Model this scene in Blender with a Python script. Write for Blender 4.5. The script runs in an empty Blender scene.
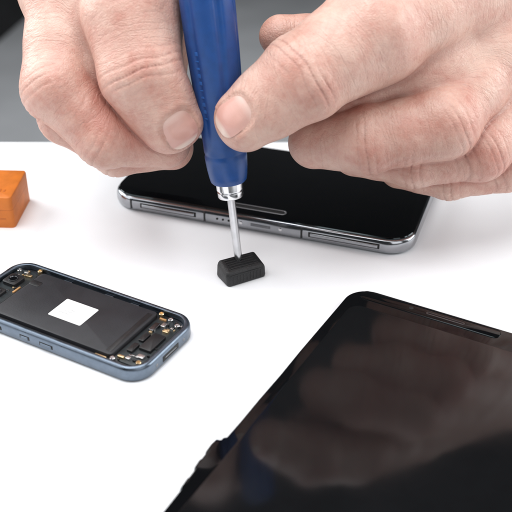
import bpy, bmesh, math, random
import numpy as np
from mathutils import Vector, Matrix
random.seed(4)
S = 0.01                       # everything below is written in centimetres
C = bpy.context.scene.collection
PITCH = math.radians(32); CP, SP = math.cos(PITCH), math.sin(PITCH)
F = 256/math.tan(math.radians(15))
CAM = np.array([0, -40*CP, 40*SP])

def at(px, py, d):
    X = (px-256)/F; Y = (256-py)/F
    return CAM + d*np.array([X, CP+Y*SP, -SP+Y*CP])

# ------------------------------------------------------------------ materials
def nd(nt, t, **kw):
    n = nt.nodes.new(t)
    for k, v in kw.items(): setattr(n, k, v)
    return n
def mat(name, col, rough=.5, metal=0, var=.12, scale=250, bump=0., bscale=1500, rvar=.08, ior=1.5, coat=0., spec=.5, tint=None):
    m = bpy.data.materials.new(name); m.use_nodes = True
    nt = m.node_tree; b = nt.nodes['Principled BSDF']
    tc = nd(nt, 'ShaderNodeTexCoord')
    n = nd(nt, 'ShaderNodeTexNoise'); n.inputs['Scale'].default_value = scale; n.inputs['Detail'].default_value = 5
    nt.links.new(tc.outputs['Object'], n.inputs['Vector'])
    r = nd(nt, 'ShaderNodeMapRange'); r.inputs[1].default_value = .3; r.inputs[2].default_value = .7
    nt.links.new(n.outputs[0], r.inputs[0])
    mx = nd(nt, 'ShaderNodeMix', data_type='RGBA')
    mx.inputs[6].default_value = (*[c*(1-var) for c in col], 1); mx.inputs[7].default_value = (*[min(1, c*(1+var)) for c in col], 1)
    nt.links.new(r.outputs[0], mx.inputs[0]); nt.links.new(mx.outputs[2], b.inputs['Base Color'])
    rr_ = nd(nt, 'ShaderNodeMapRange'); rr_.inputs[1].default_value = .3; rr_.inputs[2].default_value = .7
    rr_.inputs[3].default_value = max(.01, rough-rvar); rr_.inputs[4].default_value = rough+rvar
    n2 = nd(nt, 'ShaderNodeTexNoise'); n2.inputs['Scale'].default_value = scale*.35; n2.inputs['Detail'].default_value = 6
    nt.links.new(tc.outputs['Object'], n2.inputs['Vector']); nt.links.new(n2.outputs[0], rr_.inputs[0])
    nt.links.new(rr_.outputs[0], b.inputs['Roughness'])
    b.inputs['Metallic'].default_value = metal; b.inputs['IOR'].default_value = ior
    b.inputs['Coat Weight'].default_value = coat; b.inputs['Specular IOR Level'].default_value = spec
    if tint: b.inputs['Specular Tint'].default_value = (*tint, 1)
    if bump:
        n3 = nd(nt, 'ShaderNodeTexNoise'); n3.inputs['Scale'].default_value = bscale; n3.inputs['Detail'].default_value = 3
        nt.links.new(tc.outputs['Object'], n3.inputs['Vector'])
        bp = nd(nt, 'ShaderNodeBump'); bp.inputs['Strength'].default_value = bump; bp.inputs['Distance'].default_value = .0004
        nt.links.new(n3.outputs[0], bp.inputs['Height']); nt.links.new(bp.outputs[0], b.inputs['Normal'])
    return m

M = dict(
    table=mat('white_laminate', (.90, .91, .93), .45, var=.012, scale=40, bump=.05, bscale=2500),
    floor=mat('grey_floor', (.42, .43, .445), .6, var=.08, scale=6),
    shape_black=mat('shape_black', (.008, .008, .009), .6, var=.2, scale=20),
    glass=mat('black_glass', (.0025, .0025, .003), .06, var=.1, scale=90, rvar=.025, spec=.42, tint=(.80, .95, 1)),
    display=mat('display_glass', (.0045, .0045, .005), .105, var=.1, scale=110, rvar=.035, spec=.52, tint=(.82, .93, 1)),
    steel=mat('polished_steel', (.34, .35, .37), .16, 1, var=.06, rvar=.06),
    silver=mat('silver_plate', (.62, .62, .61), .3, 1, var=.15),
    darksteel=mat('dark_steel', (.16, .165, .175), .25, 1, var=.1),
    ring=mat('grey_ring', (.20, .20, .21), .35, .5, var=.1),
    alu=mat('blue_grey_aluminium', (.135, .165, .205), .34, 1, var=.07, scale=500, bump=.08, bscale=4000),
    black=mat('black_plastic', (.007, .007, .008), .42, var=.25, scale=500, bump=.12, bscale=3500),
    battery=mat('battery_wrap', (.009, .009, .012), .55, var=.2, scale=200, bump=.08, bscale=1500),
    rubber=mat('black_rubber', (.004, .004, .005), .5, var=.3, scale=600, bump=.6, bscale=2200),
    slot=mat('slot_black', (.002, .002, .002), .6),
    paper=mat('white_paper', (.78, .78, .77), .6, var=.03),
    print=mat('grey_print', (.35, .35, .35), .6),
    gold=mat('gold_contact', (.74, .57, .34), .3, 1, var=.2),
    copper=mat('copper_flex', (.36, .20, .085), .4, .4, var=.3),
    board=mat('circuit_board', (.010, .015, .017), .45, var=.4, scale=700),
    blue=mat('blue_handle', (.004, .052, .215), .38, var=.10, scale=300, bump=.06, bscale=3000),
    blue_mark=mat('blue_mark', (.012, .095, .34), .34, var=.1),
    chrome=mat('chrome', (.66, .66, .67), .18, 1, var=.05),
    shaft=mat('steel_shaft', (.50, .50, .51), .24, 1, var=.1),
    orange=mat('orange_plastic', (.53, .145, .014), .52, var=.14, scale=130, bump=.2, bscale=900),
    orange_dark=mat('orange_mark', (.40, .10, .01), .5),
    sleeve=mat('dark_sleeve', (.012, .013, .017), .85, var=.3, scale=300, bump=.4),
)
def skin_mat():
    m = bpy.data.materials.new('skin'); m.use_nodes = True
    nt = m.node_tree; b = nt.nodes['Principled BSDF']; L = nt.links.new
    def mapr(src, a, b_, c=0., d=1.):
        r = nd(nt, 'ShaderNodeMapRange')
        for i, v in enumerate((a, b_, c, d)): r.inputs[i+1].default_value = v
        L(src, r.inputs[0]); return r.outputs[0]
    def math_(op, x, y=None, z=None):
        q = nd(nt, 'ShaderNodeMath', operation=op)
        for i, v in enumerate((x, y, z)):
            if v is None: continue
            if isinstance(v, (int, float)): q.inputs[i].default_value = v
            else: L(v, q.inputs[i])
        return q.outputs[0]
    tc = nd(nt, 'ShaderNodeTexCoord'); OBJ = tc.outputs['Object']
    def noise(scale, detail=5, rough=.6, w=None, dim='3D'):
        n = nd(nt, 'ShaderNodeTexNoise', noise_dimensions=dim); n.inputs['Scale'].default_value = scale
        n.inputs['Detail'].default_value = detail; n.inputs['Roughness'].default_value = rough
        L(OBJ, n.inputs['Vector'])
        return n
    def attr(k): a = nd(nt, 'ShaderNodeAttribute'); a.attribute_name = k; return a.outputs['Fac']
    red, crease_shade, bone = attr('red'), attr('crease_shade'), attr('bone')
    # transverse skin creases: noise that runs fast along the finger and slowly across it
    def lines(scale, freq, width):
        vm = nd(nt, 'ShaderNodeVectorMath', operation='SCALE'); vm.inputs['Scale'].default_value = scale; L(OBJ, vm.inputs[0])
        n = nd(nt, 'ShaderNodeTexNoise', noise_dimensions='4D'); n.inputs['Scale'].default_value = 1; n.inputs['Detail'].default_value = 2.0
        L(vm.outputs[0], n.inputs['Vector']); L(math_('MULTIPLY', bone, freq), n.inputs['W'])
        return mapr(math_('ABSOLUTE', math_('SUBTRACT', n.outputs[0], .5)), 0, width)
    l1 = lines(70, 2.6, .065); l2 = lines(210, 5.5, .10)
    big = mapr(noise(38, 3, .5).outputs[0], .38, .68, -.08, .22)
    mott = mapr(noise(95, 7, .62).outputs[0], .38, .70, 0, .52)
    fine = mapr(noise(480, 4, .55).outputs[0], .35, .7, -.08, .12)
    fac = math_('ADD', math_('ADD', math_('MULTIPLY_ADD', red, .60, mott), fine), big)
    mx = nd(nt, 'ShaderNodeMix', data_type='RGBA'); mx.clamp_factor = True
    mx.inputs[6].default_value = (.64, .440, .362, 1); mx.inputs[7].default_value = (.48, .215, .165, 1); L(fac, mx.inputs[0])
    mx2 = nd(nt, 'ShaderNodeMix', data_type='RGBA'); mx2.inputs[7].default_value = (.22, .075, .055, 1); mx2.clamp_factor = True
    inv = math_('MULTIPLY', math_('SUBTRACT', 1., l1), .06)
    L(math_('ADD', crease_shade, inv), mx2.inputs[0]); L(mx.outputs[2], mx2.inputs[6]); L(mx2.outputs[2], b.inputs['Base Color'])  # occlusion-like shade painted into the skin colour at the folds
    L(mapr(noise(300, 4).outputs[0], .3, .7, .36, .50), b.inputs['Roughness']); b.inputs['Specular IOR Level'].default_value = .48
    b.inputs['Subsurface Weight'].default_value = .16; b.inputs['Subsurface Radius'].default_value = (1, .35, .2); b.inputs['Subsurface Scale'].default_value = .0022
    def bump(h, st, dist, prev=None):
        q = nd(nt, 'ShaderNodeBump'); q.inputs['Strength'].default_value = st; q.inputs['Distance'].default_value = dist
        L(h, q.inputs['Height'])
        if prev is not None: L(prev, q.inputs['Normal'])
        return q.outputs[0]
    n4 = noise(400, 2)
    mv = nd(nt, 'ShaderNodeMix', data_type='VECTOR'); mv.inputs[0].default_value = .0012
    L(OBJ, mv.inputs[4]); L(n4.outputs['Color'], mv.inputs[5])
    v = nd(nt, 'ShaderNodeTexVoronoi', feature='DISTANCE_TO_EDGE'); v.inputs['Scale'].default_value = 900; L(mv.outputs[1], v.inputs['Vector'])
    N = bump(noise(200, 5, .6).outputs[0], .32, .0010)
    N = bump(l1, .27, .00036, N); N = bump(l2, .19, .00020, N)
    N = bump(mapr(v.outputs['Distance'], 0, .25), .30, .00020, N)
    L(N, b.inputs['Normal'])
    return m
def nail_mat():
    m = bpy.data.materials.new('fingernail'); m.use_nodes = True
    nt = m.node_tree; b = nt.nodes['Principled BSDF']; L = nt.links.new
    a = nd(nt, 'ShaderNodeAttribute'); a.attribute_name = 'along'
    r = nd(nt, 'ShaderNodeValToRGB'); e = r.color_ramp.elements
    e[0].position = 0; e[0].color = (.60, .38, .32, 1); e[1].position = 1; e[1].color = (.72, .56, .48, 1)
    for p, c in ((.10, (.66, .46, .40, 1)), (.26, (.60, .355, .30, 1)), (.84, (.58, .315, .265, 1)), (.92, (.70, .54, .46, 1))):
        q = e.new(p); q.color = c
    L(a.outputs['Fac'], r.inputs[0]); L(r.outputs[0], b.inputs['Base Color'])
    b.inputs['Roughness'].default_value = .28; b.inputs['Specular IOR Level'].default_value = .5
    tc = nd(nt, 'ShaderNodeTexCoord'); n3 = nd(nt, 'ShaderNodeTexNoise'); n3.inputs['Scale'].default_value = 450
    L(tc.outputs['Object'], n3.inputs['Vector'])
    bp = nd(nt, 'ShaderNodeBump'); bp.inputs['Strength'].default_value = .2; bp.inputs['Distance'].default_value = .0004
    L(n3.outputs[0], bp.inputs['Height']); L(bp.outputs[0], b.inputs['Normal'])
    return m
SKIN, NAIL = skin_mat(), nail_mat()

# ------------------------------------------------------------------ mesh helpers (cm)
def link(name, me, m, parent=None):
    me.materials.append(m)
    o = bpy.data.objects.new(name, me); C.objects.link(o)
    if parent: o.parent = parent
    return o
def obj(name, bm, m, parent=None, sharp=35):
    bmesh.ops.recalc_face_normals(bm, faces=bm.faces[:])
    for v in bm.verts: v.co *= S
    me = bpy.data.meshes.new(name); bm.to_mesh(me); bm.free()
    for p in me.polygons: p.use_smooth = True
    me.set_sharp_from_angle(angle=math.radians(sharp))
    return link(name, me, m, parent)
def thing(name, label, cat, loc=(0, 0, 0), rotz=0):
    o = bpy.data.objects.new(name, None); C.objects.link(o); o.empty_display_size = .01
    o.location = [c*S for c in loc]; o.rotation_euler = (0, 0, math.radians(rotz)); o['label'] = label; o['category'] = cat
    return o
def rr(w, h, r, n=10, left=None):
    r = max(.001, min(r, w/2-.0005, h/2-.0005)); P = []
    for ci, (cx, cy, a0) in enumerate(((w/2-r, h/2-r, 0), (-w/2+r, h/2-r, 90), (-w/2+r, -h/2+r, 180), (w/2-r, -h/2+r, 270))):
        if ci == 2 and left: P += [(-w/2-dx, y) for y, dx in left]
        for i in range(n+1):
            a = math.radians(a0+90*i/n); P.append((cx+r*math.cos(a), cy+r*math.sin(a)))
    return P
def loft(bm, W, H, R, secs, cx=0, cy=0, n=10, c0=True, c1=True, left=None):
    loops = []
    for ins, z in secs:
        loops.append([bm.verts.new((x+cx, y+cy, z)) for x, y in rr(W-2*ins, H-2*ins, R-ins, n, left)])
    k = len(loops[0])
    for a, b in zip(loops, loops[1:]):
        for i in range(k): bm.faces.new((a[i], a[(i+1) % k], b[(i+1) % k], b[i]))
    if c0: bm.faces.new(loops[0][::-1])
    if c1: bm.faces.new(loops[-1])
    return bm
def slab(W, H, R, z0, z1, cx=0, cy=0, bev=.03, n=6, bm=None):
    bm = bm or bmesh.new()
    return loft(bm, W, H, R, [(0, z0), (0, z1-bev), (bev*.3, z1-bev*.3), (bev, z1)], cx, cy, n)
def box(c, s, bev=.02, bm=None, rot=None):
    b = bmesh.new(); bmesh.ops.create_cube(b, size=1)
    for v in b.verts: v.co = Vector((v.co.x*s[0], v.co.y*s[1], v.co.z*s[2]))
    if bev: bmesh.ops.bevel(b, geom=b.edges[:], offset=min(bev, min(s)*.45), segments=3, affect='EDGES', profile=.5)
    if rot is not None: bmesh.ops.transform(b, matrix=rot, verts=b.verts)
    for v in b.verts: v.co += Vector(c)
    if bm is None: return b
    me = bpy.data.meshes.new('t'); b.to_mesh(me); b.free(); bm.from_mesh(me); bpy.data.meshes.remove(me); return bm
def lathe(prof, n=56, mod=None, c=(0, 0), bm=None):
    bm = bm or bmesh.new(); loops = []
    for r, z in prof:
        loops.append([bm.verts.new((c[0]+(r*(mod(z, 2*math.pi*i/n) if mod else 1))*math.cos(2*math.pi*i/n),
                                    c[1]+(r*(mod(z, 2*math.pi*i/n) if mod else 1))*math.sin(2*math.pi*i/n), z)) for i in range(n)])
    for a, b in zip(loops, loops[1:]):
        for i in range(n): bm.faces.new((a[i], a[(i+1) % n], b[(i+1) % n], b[i]))
    bm.faces.new(loops[0][::-1]); bm.faces.new(loops[-1]); return bm

# ------------------------------------------------------------------ setting
bm = bmesh.new(); loft(bm, 130, 76, 1.2, [(.15, -2.6), (0, -2.45), (0, -.12), (.04, -.03), (.12, 0)], 0, 11.2-38)
t = obj('table', bm, M['table']); t['kind'] = 'structure'
bm = bmesh.new(); bmesh.ops.create_grid(bm, x_segments=2, y_segments=2, size=700)
for v in bm.verts: v.co.z = -70; v.co.y += 300
f = obj('floor', bm, M['floor']); f['kind'] = 'structure'
k = thing('dark_shape', 'unidentified dark shape behind the table, blurred in the upper left corner', 'case', (-112, 262, -70), -9)  # boxy form for a dark shape of unknown kind
obj('shape_body', slab(90, 70, 5, 0, 52, bev=1), M['shape_black'], k)
obj('shape_top', slab(93, 73, 6, 52.2, 62, bev=2), M['shape_black'], k)
obj('handle', box((0, -37.6, 57), (22, 2.2, 3), .8), M['shape_black'], k)

# ------------------------------------------------------------------ phone under the hands
ph = thing('smartphone', 'black smartphone with shiny steel frame lying behind the screwdriver, beneath both hands', 'phone', (.98, 5.17, 0), -19)
PL, PW, PR = 13.9, 6.9, 1.2
bm = bmesh.new(); loft(bm, PL, PW, PR, [(.34, 0), (.16, .03), (.05, .12), (.005, .26), (0, .40), (.01, .54), (.05, .65), (.10, .70), (.17, .725)])
obj('frame', bm, M['steel'], ph)
bm = bmesh.new(); loft(bm, PL-.26, PW-.26, PR-.13, [(0, .70), (0, .755), (.03, .79), (.09, .805)])
gl = obj('screen', bm, M['glass'], ph)
bm = bmesh.new(); loft(bm, 2.6, .40, .2, [(0, .80), (0, .818), (.02, .826), (.055, .826), (.07, .812)], .0, -PW/2+.74)
sp = obj('earpiece', bm, M['ring'], gl)
obj('earpiece_mesh', slab(2.44, .25, .12, .806, .815, 0, -PW/2+.74, bev=.004), M['slot'], sp)
yf = -PW/2
for cx, w in ((-4.0, 2.7), (4.05, 3.1)):
    bt = obj('side_slot', box((cx, yf+.01, .40), (w, .04, .24), .018), M['slot'], ph)
    obj('side_button', box((cx, yf-.015, .40), (w-.16, .07, .15), .03), M['steel'], bt)
for cx in (-2.25, 2.2, -5.8): obj('antenna_band', box((cx, yf+.005, .41), (.09, .03, .50), .01), M['black'], ph)
pt = obj('port', box((.35, yf+.008, .40), (.9, .035, .14), .015), M['darksteel'], ph)
for i in range(4): obj('speaker_hole', lathe([(.05, 0), (.05, .03), (.04, .035)], 16), M['slot'], ph)
sh = [o for o in ph.children if o.name.startswith('speaker_hole')]
for i, o in enumerate(sh):
    o.rotation_euler = (math.pi/2, 0, 0); o.location = ((-1.65+.27*i)*S, (yf+.012)*S, .40*S)
for cx in (-.55, 1.25):
    o = obj('screw', lathe([(.075, 0), (.075, .02), (.05, .03)], 16), M['chrome'], ph)
    o.rotation_euler = (math.pi/2, 0, 0); o.location = (cx*S, (yf+.008)*S, .40*S)

# ------------------------------------------------------------------ opened phone at left
op = thing('smartphone', 'small opened phone with blue grey metal rim, bare battery and white sticker', 'phone', (-6.73, -4.84, 0), -29.5)
OL, OW = 8.5, 3.8
E = .25
bm = bmesh.new(); loft(bm, OL, OW, .85, [(.16, 0), (.05, .04), (0, .13), (0, .47), (.03, .56), (.09, .61), (.17, .62), (.22, .60), (.24, .55), (.24, .34)])
obj('frame', bm, M['alu'], op)
obj('inner_plate', slab(OL-.52, OW-.52, .6, .335, .40, bev=.02), M['black'], op)
bt = obj('battery', slab(5.55, 2.95, .16, .39, .575, -.05, .02, bev=.05), M['battery'], op)
stk = obj('sticker', slab(1.5, 1.15, .05, .57, .583, -.05, -.05, bev=.004), M['paper'], bt)
for i in range(3): obj('print_line', box((-.32+.1*i, -.27+.13*i, .584), (.46-.12*i, .03, .003), 0), M['print'], stk)
obj('tape_strip', slab(.22, 2.6, .03, .57, .581, 2.5, -.02, bev=.004), M['black'], bt)
obj('pull_tab', slab(.5, .34, .1, .5, .592, -2.55, .75, bev=.02), M['black'], bt)
obj('circuit_board', slab(1.1, 2.9, .35, .39, .45, 3.35, 0, bev=.01), M['board'], op)
obj('circuit_board', slab(1.0, 2.9, .3, .39, .45, -3.2-E, 0, bev=.01), M['board'], op)
def part(name, m, x, y, w, h, z1, z0=.44, r=.04, parent=op, bev=.02): return obj(name, slab(w, h, r, z0, z1, x+(E if x > 0 else -E), y, bev=bev), M[m], parent)
part('speaker_module', 'black', 3.3, -.1, .5, 1.0, .57)
part('connector', 'darksteel', 2.82, .72, .22, .5, .56)
part('connector', 'gold', 3.32, .72, .24, .18, .54)
part('connector', 'black', 2.85, -.65, .24, .5, .55)
part('shield', 'silver', 3.4, -.95, .28, .2, .55)
part('shield', 'silver', 3.05, 1.0, .18, .26, .54)
part('shield', 'black', 2.85, .05, .22, .5, .54)
part('flex_cable', 'gold', 2.1, -1.56, .5, .09, .50, .40)
part('flex_cable', 'gold', 2.78, -1.28, .26, .12, .55, .44)
part('connector', 'silver', 3.05, -1.22, .18, .16, .54)
part('flex_cable', 'copper', 2.8, 1.3, .3, .09, .52, .40)
part('camera_module', 'black', -3.25, .55, .66, .66, .60, r=.12)
part('camera_module', 'black', -3.25, -.35, .5, .5, .56, r=.1)
for y, r in ((.55, .2), (-.35, .15)):
    z = .60 if y > 0 else .56
    obj('lens_ring', lathe([(r, z-.01), (r, z+.03), (r*.8, z+.035), (r*.72, z+.01)], 28, c=(-3.25-E, y)), M['darksteel'], op)
    obj('lens', lathe([(r*.7, z-.01), (r*.7, z+.015), (r*.4, z+.025)], 28, c=(-3.25-E, y)), M['glass'], op)
part('shield', 'silver', -3.2, -1.05, .42, .28, .54)
part('connector', 'gold', -2.96, 1.12, .26, .16, .53)
part('connector', 'silver', -3.2, 1.25, .18, .14, .54)
part('flex_cable', 'copper', -2.76, .15, .09, .45, .50, .42)
for x, y in ((1.3, 1.6), (.1, 1.6), (-1.4, 1.6)): part('chip', 'darksteel', x, y, .4, .08, .47, .39)
for x, y, g in ((3.52, 1.16, 0), (3.55, -1.3, 1), (2.6, 1.5, 1), (2.6, -1.54, 0), (-3.52, 1.22, 0), (-2.75, 1.54, 1), (-3.5, -1.3, 1), (-2.75, -1.54, 0), (3.1, 1.36, 0)):
    s_ = obj('screw', lathe([(.10, .42), (.10, .56), (.08, .585), (.05, .585), (.045, .55)], 20, c=(x+math.copysign(E, x), y)), M['gold' if g else 'chrome'], op)
rnd = random.Random(8)
for i in range(52):
    left = i % 2 == 0
    x = rnd.uniform(-3.6, -2.85) if left else rnd.uniform(2.72, 3.64)
    y = rnd.uniform(.75, 1.42)*rnd.choice((-1, 1)) if i % 5 else rnd.uniform(-.7, .7)
    part('chip', rnd.choice(['gold', 'black', 'silver', 'gold', 'steel', 'black']), x, y, rnd.uniform(.05, .13), rnd.uniform(.04, .10), rnd.uniform(.48, .55), .44, .01, bev=.01)
for x, w in ((.15, .62), (-.85, .46), (-2.4, .9)):
    s_ = obj('side_slot', box((x, -OW/2+.008, .31), (w, .035, .17), .015), M['slot'], op)
    obj('side_button', box((x, -OW/2-.012, .31), (w-.12, .06, .10), .025), M['alu'], s_)
s_ = obj('charging_port', box((OL/2-.008, 0, .30), (.04, 1.0, .24), .015), M['slot'], op)
obj('port_tongue', box((OL/2+.004, 0, .30), (.03, .7, .05), .01), M['darksteel'], s_)
for y in (-.85, .85): obj('screw', box((OL/2-.005, y, .30), (.03, .12, .12), .014), M['darksteel'], op)

# ------------------------------------------------------------------ big dark phone in front
fp = thing('smartphone', 'large black phone in the right foreground with glossy screen mirroring the hands', 'phone', (4.36, -11.93, 0), -29.3)
FW, FH = 9.8, 15.5
# chipped, stepped outline along the lower left edge: (y, how far the edge stands out)
JAG = [(6.0, .0), (3.0, .012), (1.5, -.008), (0, .01), (-1.2, .0), (-2.10, .012), (-2.16, .10), (-2.30, .115), (-2.34, .26), (-2.60, .285), (-2.95, .26),
       (-3.0, .21), (-3.3, .205), (-3.36, .235), (-3.7, .20), (-3.75, .135), (-4.15, .115), (-4.2, .14), (-4.65, .10), (-4.7, .05), (-5.2, .035), (-5.7, .02), (-6.2, .0)]
bm = bmesh.new(); loft(bm, FW, FH, .95, [(.06, 0), (.01, .03), (0, .08), (0, .27), (.015, .31), (.05, .325)], left=JAG)
obj('frame', bm, M['glass'], fp)
bm = bmesh.new(); loft(bm, FW-.06, FH-.06, .92, [(0, .30), (0, .35), (.02, .368), (.05, .372)], left=JAG)
gl = obj('glass', bm, M['glass'], fp)
bm = bmesh.new(); loft(bm, FW-.85, FH-1.95, .5, [(0, .365), (0, .382), (.015, .386)], 0, -.2)
obj('display', bm, M['display'], fp)
obj('bezel_strip', slab(5.5, .56, .24, .365, .400, -1.70, FH/2-.40, bev=.025), M['glass'], fp)
bm = bmesh.new(); loft(bm, 1.5, .16, .08, [(0, .39), (0, .406), (.02, .411), (.045, .408), (.05, .398)], -1.05, FH/2-.40)
obj('earpiece', bm, M['darksteel'], gl)
obj('camera_lens', lathe([(.09, .39), (.09, .404), (.07, .408)], 24, c=(-2.4, FH/2-.40)), M['slot'], gl)

# ------------------------------------------------------------------ small black block
cb = thing('connector_block', 'small ribbed black block on the white table under the screwdriver tip', 'block', (-.60, -1.52, 0), 29)
bm = bmesh.new(); loft(bm, 1.76, 1.08, .16, [(.09, 0), (.02, .03), (0, .10), (0, .48), (.03, .58), (.08, .65), (.15, .69), (.24, .705)])
for v in bm.verts:
    if v.co.z > .3: v.co.z += (.10*v.co.y-.03*v.co.x)*(v.co.z-.3)/.4; v.co.x += .03*math.sin(v.co.y*5)
bd = obj('body', bm, M['rubber'], cb, sharp=60)
for y in (-.30, -.16, -.02, .12, .26): obj('rib', box((0, y, .71+.10*y), (1.22, .05, .05), .018, rot=Matrix.Rotation(.03, 4, 'Y')), M['rubber'], cb)
for x in (-.6, -.45, -.3, -.15, 0, .15, .3, .45, .6): obj('side_rib', box((x, -.537, .27), (.045, .03, .36), .012), M['rubber'], cb)
obj('side_lip', box((0, -.54, .50), (1.45, .04, .035), .015), M['rubber'], cb)

# ------------------------------------------------------------------ orange block
ob = thing('orange_block', 'orange plastic block at the left edge of the white table', 'block', (-12.2, 3.75, 0), -3)
obj('body', slab(3.4, 2.7, .18, 0, 1.5, bev=.1), M['orange'], ob)
obj('lid_seam', slab(3.41, 2.71, .185, .86, .89, bev=.01), M['orange_dark'], ob)
for i in range(4): obj('raised_mark', box((.65+.2*i, -.7, 1.5), (.10, .24-.05*(i % 2), .025), .01), M['orange_dark'], ob)
for i in range(3): obj('side_groove', box((.3+.45*i, -1.352, .45), (.3, .012, .05), .004), M['orange_dark'], ob)

# ------------------------------------------------------------------ screwdriver
def on_y(px, py, y):
    X = (px-256)/F; Y = (256-py)/F; d = (y-CAM[1])/(CP+Y*SP); return at(px, py, d)
TIP = np.array([-.70, -1.45, .705]); TOP = on_y(207, 0, 0.0)
AX = (TOP-TIP)/np.linalg.norm(TOP-TIP)
sd = thing('screwdriver', 'blue handled precision screwdriver held upright between the two thumbs', 'screwdriver', TIP)
sd.rotation_mode = 'QUATERNION'; sd.rotation_quaternion = Vector((0, 0, 1)).rotation_difference(Vector(AX))
DZ = -.08
def sh_(pr): return [(r, z+DZ if z > .5 else z) for r, z in pr]
obj('shaft', lathe(sh_([(.10, 0), (.14, .12), (.16, .3), (.16, 2.7), (.2, 2.78), (.2, 3.0)]), 28), M['shaft'], sd)
obj('ferrule', lathe(sh_([(.36, 2.78), (.47, 2.82), (.51, 2.88), (.51, 3.06), (.47, 3.09), (.47, 3.13), (.53, 3.16), (.54, 3.5), (.48, 3.55)]), 48), M['chrome'], sd)
def flute(z, a):
    w = max(0, min(1, (z-4.9)/1.0))*max(0, min(1, (10.9-z)/.5))
    c = max(0, math.cos(6*a+.9))
    return 1-.075*w*c**3
hr = lambda z: .805+.20*math.sin(min(1, max(0, (z-5)/5.5))*math.pi/2)
prof = [(.54, 3.43), (.64, 3.45), (.70, 3.52), (.74, 3.7), (.785, 4.05), (.81, 4.4), (.815, 4.55), (.79, 4.62), (.79, 4.68), (.812, 4.75), (.81, 5.0)]
prof += [(hr(z), z) for z in np.arange(5.2, 10.91, .15)]
prof += [(.99, 11.0), (.92, 11.12), (.78, 11.2), (.5, 11.25)]
hd = obj('handle', lathe(sh_(prof), 144, flute), M['blue'], sd)
for i in range(10):
    z = 6.1+.27*i; a = math.radians(-128); r = hr(z)*flute(z, a)
    bmk = box((0, 0, 0), (.05, (.22, .16, .22, .19)[i % 4], (.06, .14, .16, .09)[i % 4]), .012, rot=Matrix.Rotation(a, 4, 'Z'))
    for v in bmk.verts: v.co += Vector((r*math.cos(a), r*math.sin(a), z))
    obj('raised_letter', bmk, M['blue_mark'], hd)

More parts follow.
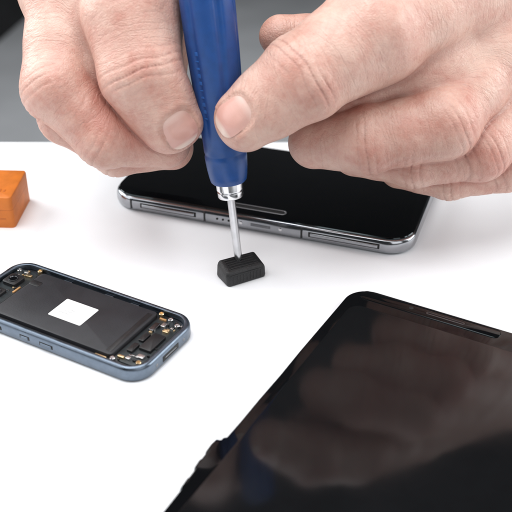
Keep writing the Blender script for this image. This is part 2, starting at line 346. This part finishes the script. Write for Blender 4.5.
# ------------------------------------------------------------------ hands (one continuous surface each, from a distance field)
def smin(a, b, k):
    h = np.maximum(k-np.abs(a-b), 0)/k
    return np.minimum(a, b)-h*h*k*.25
def cone(p, a, b, ra, rb, want_t=False):
    ba = (b-a).astype(np.float32); q = p-a.astype(np.float32)
    t = np.clip((q@ba)/float(ba@ba), 0, 1); q = q-t[:, None]*ba
    d = np.sqrt((q*q).sum(1))-(ra+(rb-ra)*t)
    return (d, t) if want_t else d
nrm = lambda v: v/np.linalg.norm(v)
class Hand:
    def __init__(s): s.fingers = []; s.palm = []; s.webs = []; s.wr = []; s.nails = []; s.red = []
    def chain(s, pts, k=.3, flat=None, waist=.93):
        seg = []
        for i, ((A, ra), (B, rb)) in enumerate(zip(pts, pts[1:])):
            mid = (A+B)/2; rm = (ra+rb)/2*waist
            last = i == len(pts)-2
            if last and flat is not None:
                for sg in (-1, 1):
                    o = flat*sg
                    seg += [(A+o*.45, mid+o*.9, ra-.12, rm*.88), (mid+o*.9, B+o, rm*.88, rb*.84)]
            else: seg += [(A, mid, ra, rm), (mid, B, rm, rb)]
        s.fingers.append((seg, k))
    def sdf(s, p):
        p = p.astype(np.float32)
        kf = np.full(len(p), .08, np.float32)
        for c, sg, amp in s.webs:
            q = p-c.astype(np.float32); kf = np.maximum(kf, amp*np.exp(-(q*q).sum(1)/(2*sg*sg)))
        d = None
        for a, b, ra, rb in s.palm:
            x = cone(p, a, b, ra, rb); d = x if d is None else smin(d, x, .9)
        for seg, k in s.fingers:
            e = None
            for g in seg:
                x = cone(p, *g); e = x if e is None else smin(e, x, k)
            d = smin(d, e, kf)
        d = d+.03*(np.sin(p[:, 0]*2.1+p[:, 1]*1.3)*np.sin(p[:, 2]*1.9+.7+p[:, 0]*.6)+np.sin(p[:, 1]*3.7-p[:, 2]*2.6+1)*.4)
        for J, a, n, w, amp, R in s.wr:
            q = p-J.astype(np.float32); tt = q@a.astype(np.float32); m = np.sqrt((q*q).sum(1))+1e-6
            lat = q@np.cross(n, a).astype(np.float32)
            fac = np.clip((q@n.astype(np.float32))/m*1.5, 0, 1)*np.exp(-(tt/w)**2)*(m < R*1.9)
            ph_ = tt*2*np.pi/.34+.9*np.sin(lat*2.1+J[0])+.5*np.sin(lat*5+1)+.6*np.sin(lat*1.1+tt*6)
            d = d+amp*fac*(np.maximum(np.cos(ph_), 0)**3-.2)
        for O, a, sd_, n, w, l in s.nails:
            q = p-O.astype(np.float32); x = q@sd_.astype(np.float32); y = q@a.astype(np.float32); z = q@n.astype(np.float32)
            rho = (np.abs(x/(w/2))**2.7+np.abs(y/(l/2))**2.7)**(1/2.7)
            near = (z > .1) & (np.abs(x) < w) & (np.abs(y) < l)
            # the nail bed lies lower than the fold of skin round it
            d = d+near*(.045/(1+np.exp(np.clip((rho-1.0)/.04, -30, 30)))-.035*np.exp(-((rho-1.24)/.18)**2)*(y < l*.28)+.018*np.exp(-((rho-1.05)/.05)**2))
        return d
    def grid(s, h):
        P = [g for seg, k in s.fingers for g in seg]+s.palm
        lo = np.min([np.minimum(a-ra, b-rb) for a, b, ra, rb in P], 0)-.5
        hi = np.max([np.maximum(a+ra, b+rb) for a, b, ra, rb in P], 0)+.5
        B = 8; nb = np.ceil((hi-lo)/(h*B)).astype(int)
        I = np.stack(np.meshgrid(*[np.arange(k) for k in nb], indexing='ij'), -1).reshape(-1, 3)
        dc = s.sdf(lo+(I+.5)*h*B-h*.5)
        D = np.repeat(np.repeat(np.repeat(dc.reshape(nb), B, 0), B, 1), B, 2).astype(np.float32)
        act = I[np.abs(dc) < h*B*.95+.2]
        off = np.stack(np.meshgrid(*[np.arange(B)]*3, indexing='ij'), -1).reshape(-1, 3)
        for c in range(0, len(act), 120):
            idx = (act[c:c+120, None, :]*B+off[None]).reshape(-1, 3)
            D[idx[:, 0], idx[:, 1], idx[:, 2]] = s.sdf(lo+idx*h)
        return lo, D
    def mesh(s, name, h=.06):
        lo, D = s.grid(h); sg = D < 0
        cnt = np.zeros(np.array(D.shape)-1, np.int8)
        cs = [(i, j, k) for i in (0, 1) for j in (0, 1) for k in (0, 1)]
        nx, ny, nz = cnt.shape
        for i, j, k in cs: cnt += sg[i:i+nx, j:j+ny, k:k+nz]
        cells = np.argwhere((cnt > 0) & (cnt < 8))
        vid = np.full(cnt.shape, -1, np.int32); vid[tuple(cells.T)] = np.arange(len(cells))
        acc = np.zeros((len(cells), 3)); num = np.zeros(len(cells))
        for c in cs:
            for ax in range(3):
                if c[ax]: continue
                c2 = list(c); c2[ax] = 1
                a = cells+np.array(c); b = cells+np.array(c2)
                da = D[tuple(a.T)]; db = D[tuple(b.T)]; m = (da < 0) != (db < 0)
                t = np.where(m, da/np.where(m, da-db, 1), 0)
                acc += np.where(m[:, None], a+t[:, None]*(b-a), 0); num += m
        V = lo+acc/num[:, None]*h
        Q = []
        for ax in range(3):
            sl = [slice(None)]*3; sl2 = [slice(None)]*3; sl[ax] = slice(0, -1); sl2[ax] = slice(1, None)
            A = sg[tuple(sl)]; Bq = sg[tuple(sl2)]
            e = np.argwhere(A != Bq); u, w = (ax+1) % 3, (ax+2) % 3
            e = e[(e[:, u] > 0) & (e[:, w] > 0) & (e[:, u] < cnt.shape[u]) & (e[:, w] < cnt.shape[w])]
            fl = A[tuple(e.T)]
            def g(du, dw):
                x = e.copy(); x[:, u] += du; x[:, w] += dw; return vid[tuple(x.T)]
            q = np.stack([g(-1, -1), g(0, -1), g(0, 0), g(-1, 0)], 1)
            q[~fl] = q[~fl][:, ::-1]; Q.append(q)
        Q = np.concatenate(Q); Q = Q[(Q >= 0).all(1)]
        def chunked(P):
            return np.concatenate([s.sdf(P[i:i+60000]) for i in range(0, len(P), 60000)])
        e = .03
        for it in range(2):
            d0 = chunked(V); G = np.stack([chunked(V+np.eye(3)[i]*e)-d0 for i in range(3)], 1)/e
            g2 = (G*G).sum(1); V = V-np.clip(d0/np.maximum(g2, .25), -.04, .04)[:, None]*G
        N = G/np.maximum(np.sqrt(g2), 1e-3)[:, None]
        cav = np.clip((.12-chunked(V+N*.12))/.12*1.6, 0, 1)  # how closed in each point is; darkens the skin colour as painted shade
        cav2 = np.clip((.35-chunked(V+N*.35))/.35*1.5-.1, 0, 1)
        V = V.astype(np.float32)
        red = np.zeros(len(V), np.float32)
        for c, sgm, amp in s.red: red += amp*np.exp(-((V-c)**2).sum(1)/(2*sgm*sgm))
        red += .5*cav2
        num = np.zeros(len(V)); den = np.full(len(V), 1e-9)
        for seg, k in s.fingers:
            L0 = 0.
            for g in seg:
                d, t = cone(V, *g, want_t=True); ln = np.linalg.norm(g[1]-g[0]); w = np.exp(-np.clip(d, -.3, 2)/.13)
                num += w*(L0+t*ln); den += w; L0 += ln
        for g in s.palm:
            d, t = cone(V, *g, want_t=True); ln = np.linalg.norm(g[1]-g[0]); w = np.exp(-np.clip(d, -.3, 2)/.13)
            num -= w*t*ln*.6; den += w
        me = bpy.data.meshes.new(name)
        me.from_pydata([tuple(v) for v in (V*S).tolist()], [], Q.tolist())
        for nm, arr in (('red', red), ('crease_shade', cav*.5), ('bone', num/den)):
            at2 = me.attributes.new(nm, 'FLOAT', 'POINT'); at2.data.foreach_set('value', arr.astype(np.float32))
        me.polygons.foreach_set('use_smooth', np.ones(len(Q), bool)); me.update()
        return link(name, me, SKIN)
    def nail(s, i, parent):
        O, a, sd_, n, w, l = s.nails[i]
        rings, seg = 16, 56; U = [(0., 0., 0.)]
        for r in range(1, rings+1):
            for j in range(seg):
                th = 2*math.pi*j/seg; c, q = math.cos(th), math.sin(th)
                sc = (abs(c)**2.7+abs(q)**2.7)**(-1/2.7); rho = r/rings*.97
                U.append((w/2*c*sc*rho, l/2*q*sc*rho+(0.05*rho**3 if q > 0 else 0), rho))
        U = np.array(U); H0 = 1.6; p0 = O+U[:, :1]*sd_+U[:, 1:2]*a+n*H0; tr = np.zeros(len(U))
        for _ in range(60):
            tr = np.clip(tr+np.clip(s.sdf(p0-tr[:, None]*n)*.8, -.1, .3), 0, H0-.35)
        p = p0-tr[:, None]*n
        off = .055-.07*np.clip((U[:, 2]-.5)/.48, 0, 1)**2
        off += np.where(U[:, 1] > 0, .035*U[:, 2]**4, 0)
        p = p+off[:, None]*n
        fc = [(0, 1+j, 1+(j+1) % seg) for j in range(seg)]
        for r in range(rings-1):
            for j in range(seg):
                A = 1+r*seg+j; B = 1+r*seg+(j+1) % seg; fc.append((A, A+seg, B+seg, B))
        me = bpy.data.meshes.new('fingernail'); me.from_pydata((p*S).tolist(), [], fc)
        at2 = me.attributes.new('along', 'FLOAT', 'POINT'); at2.data.foreach_set('value', np.clip(U[:, 1]/l+.5, 0, 1).astype(np.float32))
        for q in me.polygons: q.use_smooth = True
        bmx = bmesh.new(); bmx.from_mesh(me); bmesh.ops.recalc_face_normals(bmx, faces=bmx.faces[:]); bmx.to_mesh(me); bmx.free()
        return link('fingernail', me, NAIL, parent)
FWD = np.array([0, CP, -SP]); UP = np.array([0, SP, CP]); RT = np.array([1., 0, 0])
def frame(a, n):
    a = nrm(a); n = nrm(n-a*(n@a)); return a, np.cross(a, n), n

def finger(H, js, rs, red=.5, k=.3, wr=True):
    P = [at(*j) for j in js]; H.chain(list(zip(P, rs)), k)
    for i in (1, 2):
        H.red.append((P[i]+nrm(CAM-P[i])*rs[i], rs[i]*.8, red))
        if wr:
            a = nrm(P[i+1]-P[i-1]); out = nrm(2*P[i]-P[i-1]-P[i+1]+1e-4); out = nrm(out-a*(out@a))
            H.wr.append((P[i], a, out, .55, .034, rs[i]))
    H.red.append((P[3], .9, red*.7))
    return P

# --- hand on the left of the screwdriver
A = Hand()
car = at(140, -105, 39.5)
th = [at(150, -60, 36.9), at(132, 16, 35.2), at(142, 76, 34.9), at(172, 124, 35.6)]
a, sdv, n = frame(th[3]-th[2], -FWD*.9+UP*.08+RT*.12)
A.chain(list(zip(th, (1.9, 1.78, 1.50, 1.17))), .45, flat=sdv*.22)
A.nails.append((th[3]+a*.16, a, sdv, n, 1.30, 1.40))
A.wr.append((th[2], nrm(th[3]-th[1]), nrm(-FWD+UP*.2), .6, .038, 1.5)); A.red += [(th[2]-FWD*1.4, 1.0, .4), (th[3]+a*.6, .9, .5), (th[1]-FWD*1.7, 1.2, .3)]
fi = finger(A, [(64, -5, 36.9), (59, 88, 35.9), (106, 136, 36.1), (166, 143, 37.0)], (1.55, 1.38, 1.20, .95), .6)
fm = finger(A, [(58, -12, 38.3), (69, 114, 37.6), (116, 148, 37.9), (172, 148, 38.5)], (1.45, 1.22, 1.06, .88), .6)
fr_ = finger(A, [(64, -12, 39.7), (78, 108, 39.3), (120, 144, 39.6), (170, 146, 40.0)], (1.35, 1.12, .98, .82))
fk = finger(A, [(74, -12, 41.0), (88, 92, 40.8), (126, 128, 41.0), (165, 134, 41.2)], (1.15, .95, .85, .72))
for q, r in ((fi, 1.5), (fm, 1.5), (fr_, 1.35), (fk, 1.2)): A.palm.append((q[0], car, r, 1.9))
A.palm.append((th[1]+FWD*1.2, (fi[0]+fm[0])/2, 1.4, 1.4))
A.palm.append((at(98, 5, 36.6), at(100, 70, 36.7), 1.6, 1.3))
A.palm.append((at(100, 70, 36.7), at(122, 112, 36.9), 1.3, 1.0))
A.palm.append((at(162, 0, 36.7), car, 1.2, 1.8))
A.palm.append((at(165, 78, 37.0), at(162, 0, 36.7), .85, 1.2))
A.palm.append((car, car+np.array([-2.5, 11, 4.5]), 2.4, 3.0))
A.webs += [((fi[0]+th[1])/2, 1.5, .8), (car, 4, 1.0), (fi[0], 1.4, .7), (fm[0], 1.5, .6), (fr_[0], 1.5, .6), (fk[0], 1.5, .6), (at(165, 20, 36), 1.2, .5)]
# --- hand on the right of the screwdriver
Bh = Hand()
car2 = at(640, -70, 41.5)
t2 = [at(470, -15, 37.0), at(370, 34, 35.0), at(303, 78, 34.4), at(244, 120, 34.75)]
a2, sd2, n2 = frame(t2[3]-t2[2], -FWD*.88+UP*.10-RT*.30)
Bh.chain(list(zip(t2, (2.1, 1.92, 1.58, 1.18))), .45, flat=sd2*.22)
Bh.nails.append((t2[3]+a2*.17, a2, sd2, n2, 1.30, 1.44))
Bh.wr.append((t2[2], nrm(t2[3]-t2[1]), nrm(-FWD+UP*.2), .65, .038, 1.6)); Bh.red += [(t2[2]-FWD*1.5, 1.0, .4), (t2[3]+a2*.6, .9, .5), (t2[1]-FWD*1.8, 1.2, .3)]
gi = finger(Bh, [(490, 30, 39.4), (400, 30, 38.6), (335, 36, 37.6), (280, 36, 37.1)], (1.35, 1.1, .92, .80), .7)
gm = finger(Bh, [(500, 55, 37.6), (442, 122, 36.2), (366, 140, 36.3), (316, 142, 36.9)], (1.55, 1.45, 1.30, 1.05), .6)
gr = finger(Bh, [(545, 70, 38.9), (478, 146, 37.3), (412, 158, 37.5), (356, 152, 38.0)], (1.5, 1.35, 1.16, .95), .6)
gk = finger(Bh, [(575, 95, 40.2), (505, 162, 38.5), (450, 174, 38.8), (400, 168, 39.2)], (1.35, 1.18, 1.05, .85), .6)
for q, r in ((gi, 1.4), (gm, 1.5), (gr, 1.45), (gk, 1.3)): Bh.palm.append((q[0], car2, r, 2.0))
Bh.palm.append((t2[1]+FWD*1.3, (gi[0]+gm[0])/2, 1.35, 1.4))
Bh.palm.append((at(430, 75, 36.9), at(520, 40, 38.0), 1.5, 1.7))
Bh.palm.append((at(345, 108, 36.9), at(430, 75, 36.9), 1.05, 1.5))
Bh.palm.append((t2[0], car2, 1.9, 2.1))
Bh.palm.append((car2, car2+np.array([7, 9, 3.5]), 2.4, 3.0))
Bh.webs += [((gi[0]+t2[1])/2, 1.7, .8), (car2, 4, 1.0), (gm[0], 1.5, .7), (gr[0], 1.4, .6), (gk[0], 1.4, .6), (gi[0], 1.6, .7)]
for H, lab, end, dirv in ((A, 'hand at the left with its thumb pressed to the side of the blue handle', car+np.array([-2.5, 11, 4.5]), np.array([-2.5, 11, 4.5])),
                     (Bh, 'hand at the right with its thumb laid across the front of the blue handle', car2+np.array([7, 9, 3.5]), np.array([7, 9, 3.5]))):
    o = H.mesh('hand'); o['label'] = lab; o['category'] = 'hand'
    H.nail(0, o)
    sl = obj('sleeve', lathe([(3.2, -3.2), (3.45, -3.3), (3.6, -3.1), (3.75, 0), (4.2, 12), (4.0, 12.1)], 48, lambda z, an: 1+.02*math.sin(5*an+z*1.3)), M['sleeve'], o)
    sl.rotation_mode = 'QUATERNION'; sl.rotation_quaternion = Vector((0, 0, 1)).rotation_difference(Vector(nrm(dirv))); sl.location = [c*S for c in end]

# ------------------------------------------------------------------ lamps, world, camera
def area(name, loc, tgt, size, power, col=(1, 1, 1)):
    l = bpy.data.lights.new(name, 'AREA'); l.size = size*S; l.energy = power; l.color = col
    o = bpy.data.objects.new(name, l); C.objects.link(o); o.location = [c*S for c in loc]
    o.rotation_euler = (Vector(tgt)-Vector(loc)).to_track_quat('-Z', 'Y').to_euler()
area('overhead_softbox', (-10, -4, 70), (0, 0, 0), 72, 8.4, (.98, .99, 1))
area('front_fill', (34, -62, 42), (0, 0, 4), 55, 1.7, (.98, .985, 1))  # unseen fill light added in front to brighten the hands
area('side_softbox', (-60, -14, 36), (-4, 0, 4), 45, 1.5, (.97, .98, 1))
area('right_fill', (66, 6, 30), (8, 5, 0), 46, 3.9, (.97, .985, 1))  # unseen fill added at the right to whiten the table
area('rear_left_fill', (-62, 36, 36), (0, 8, 0), 45, 4.3, (.97, .985, 1))  # extra unseen fill, added to brighten the far part of the table
area('floor_fill', (-20, 170, -8), (-20, 190, -70), 160, 7.5, (.97, .985, 1))  # hidden light added below table height to lift the grey background
w = bpy.data.worlds.new('World'); bpy.context.scene.world = w; w.use_nodes = True
w.node_tree.nodes['Background'].inputs[0].default_value = (.9, .95, 1, 1); w.node_tree.nodes['Background'].inputs[1].default_value = .05
cd = bpy.data.cameras.new('camera'); co = bpy.data.objects.new('camera', cd); C.objects.link(co)
co.location = [c*S for c in CAM]; co.rotation_euler = (math.pi/2-PITCH, 0, 0)
cd.sensor_width = 36; cd.lens = 18/math.tan(math.radians(15)); cd.clip_start = .01; cd.clip_end = 50
cd.dof.use_dof = True; cd.dof.focus_distance = .372; cd.dof.aperture_fstop = 16
sc = bpy.context.scene; sc.camera = co
sc.view_settings.view_transform = 'Standard'; sc.view_settings.look = 'None'; sc.view_settings.exposure = 0
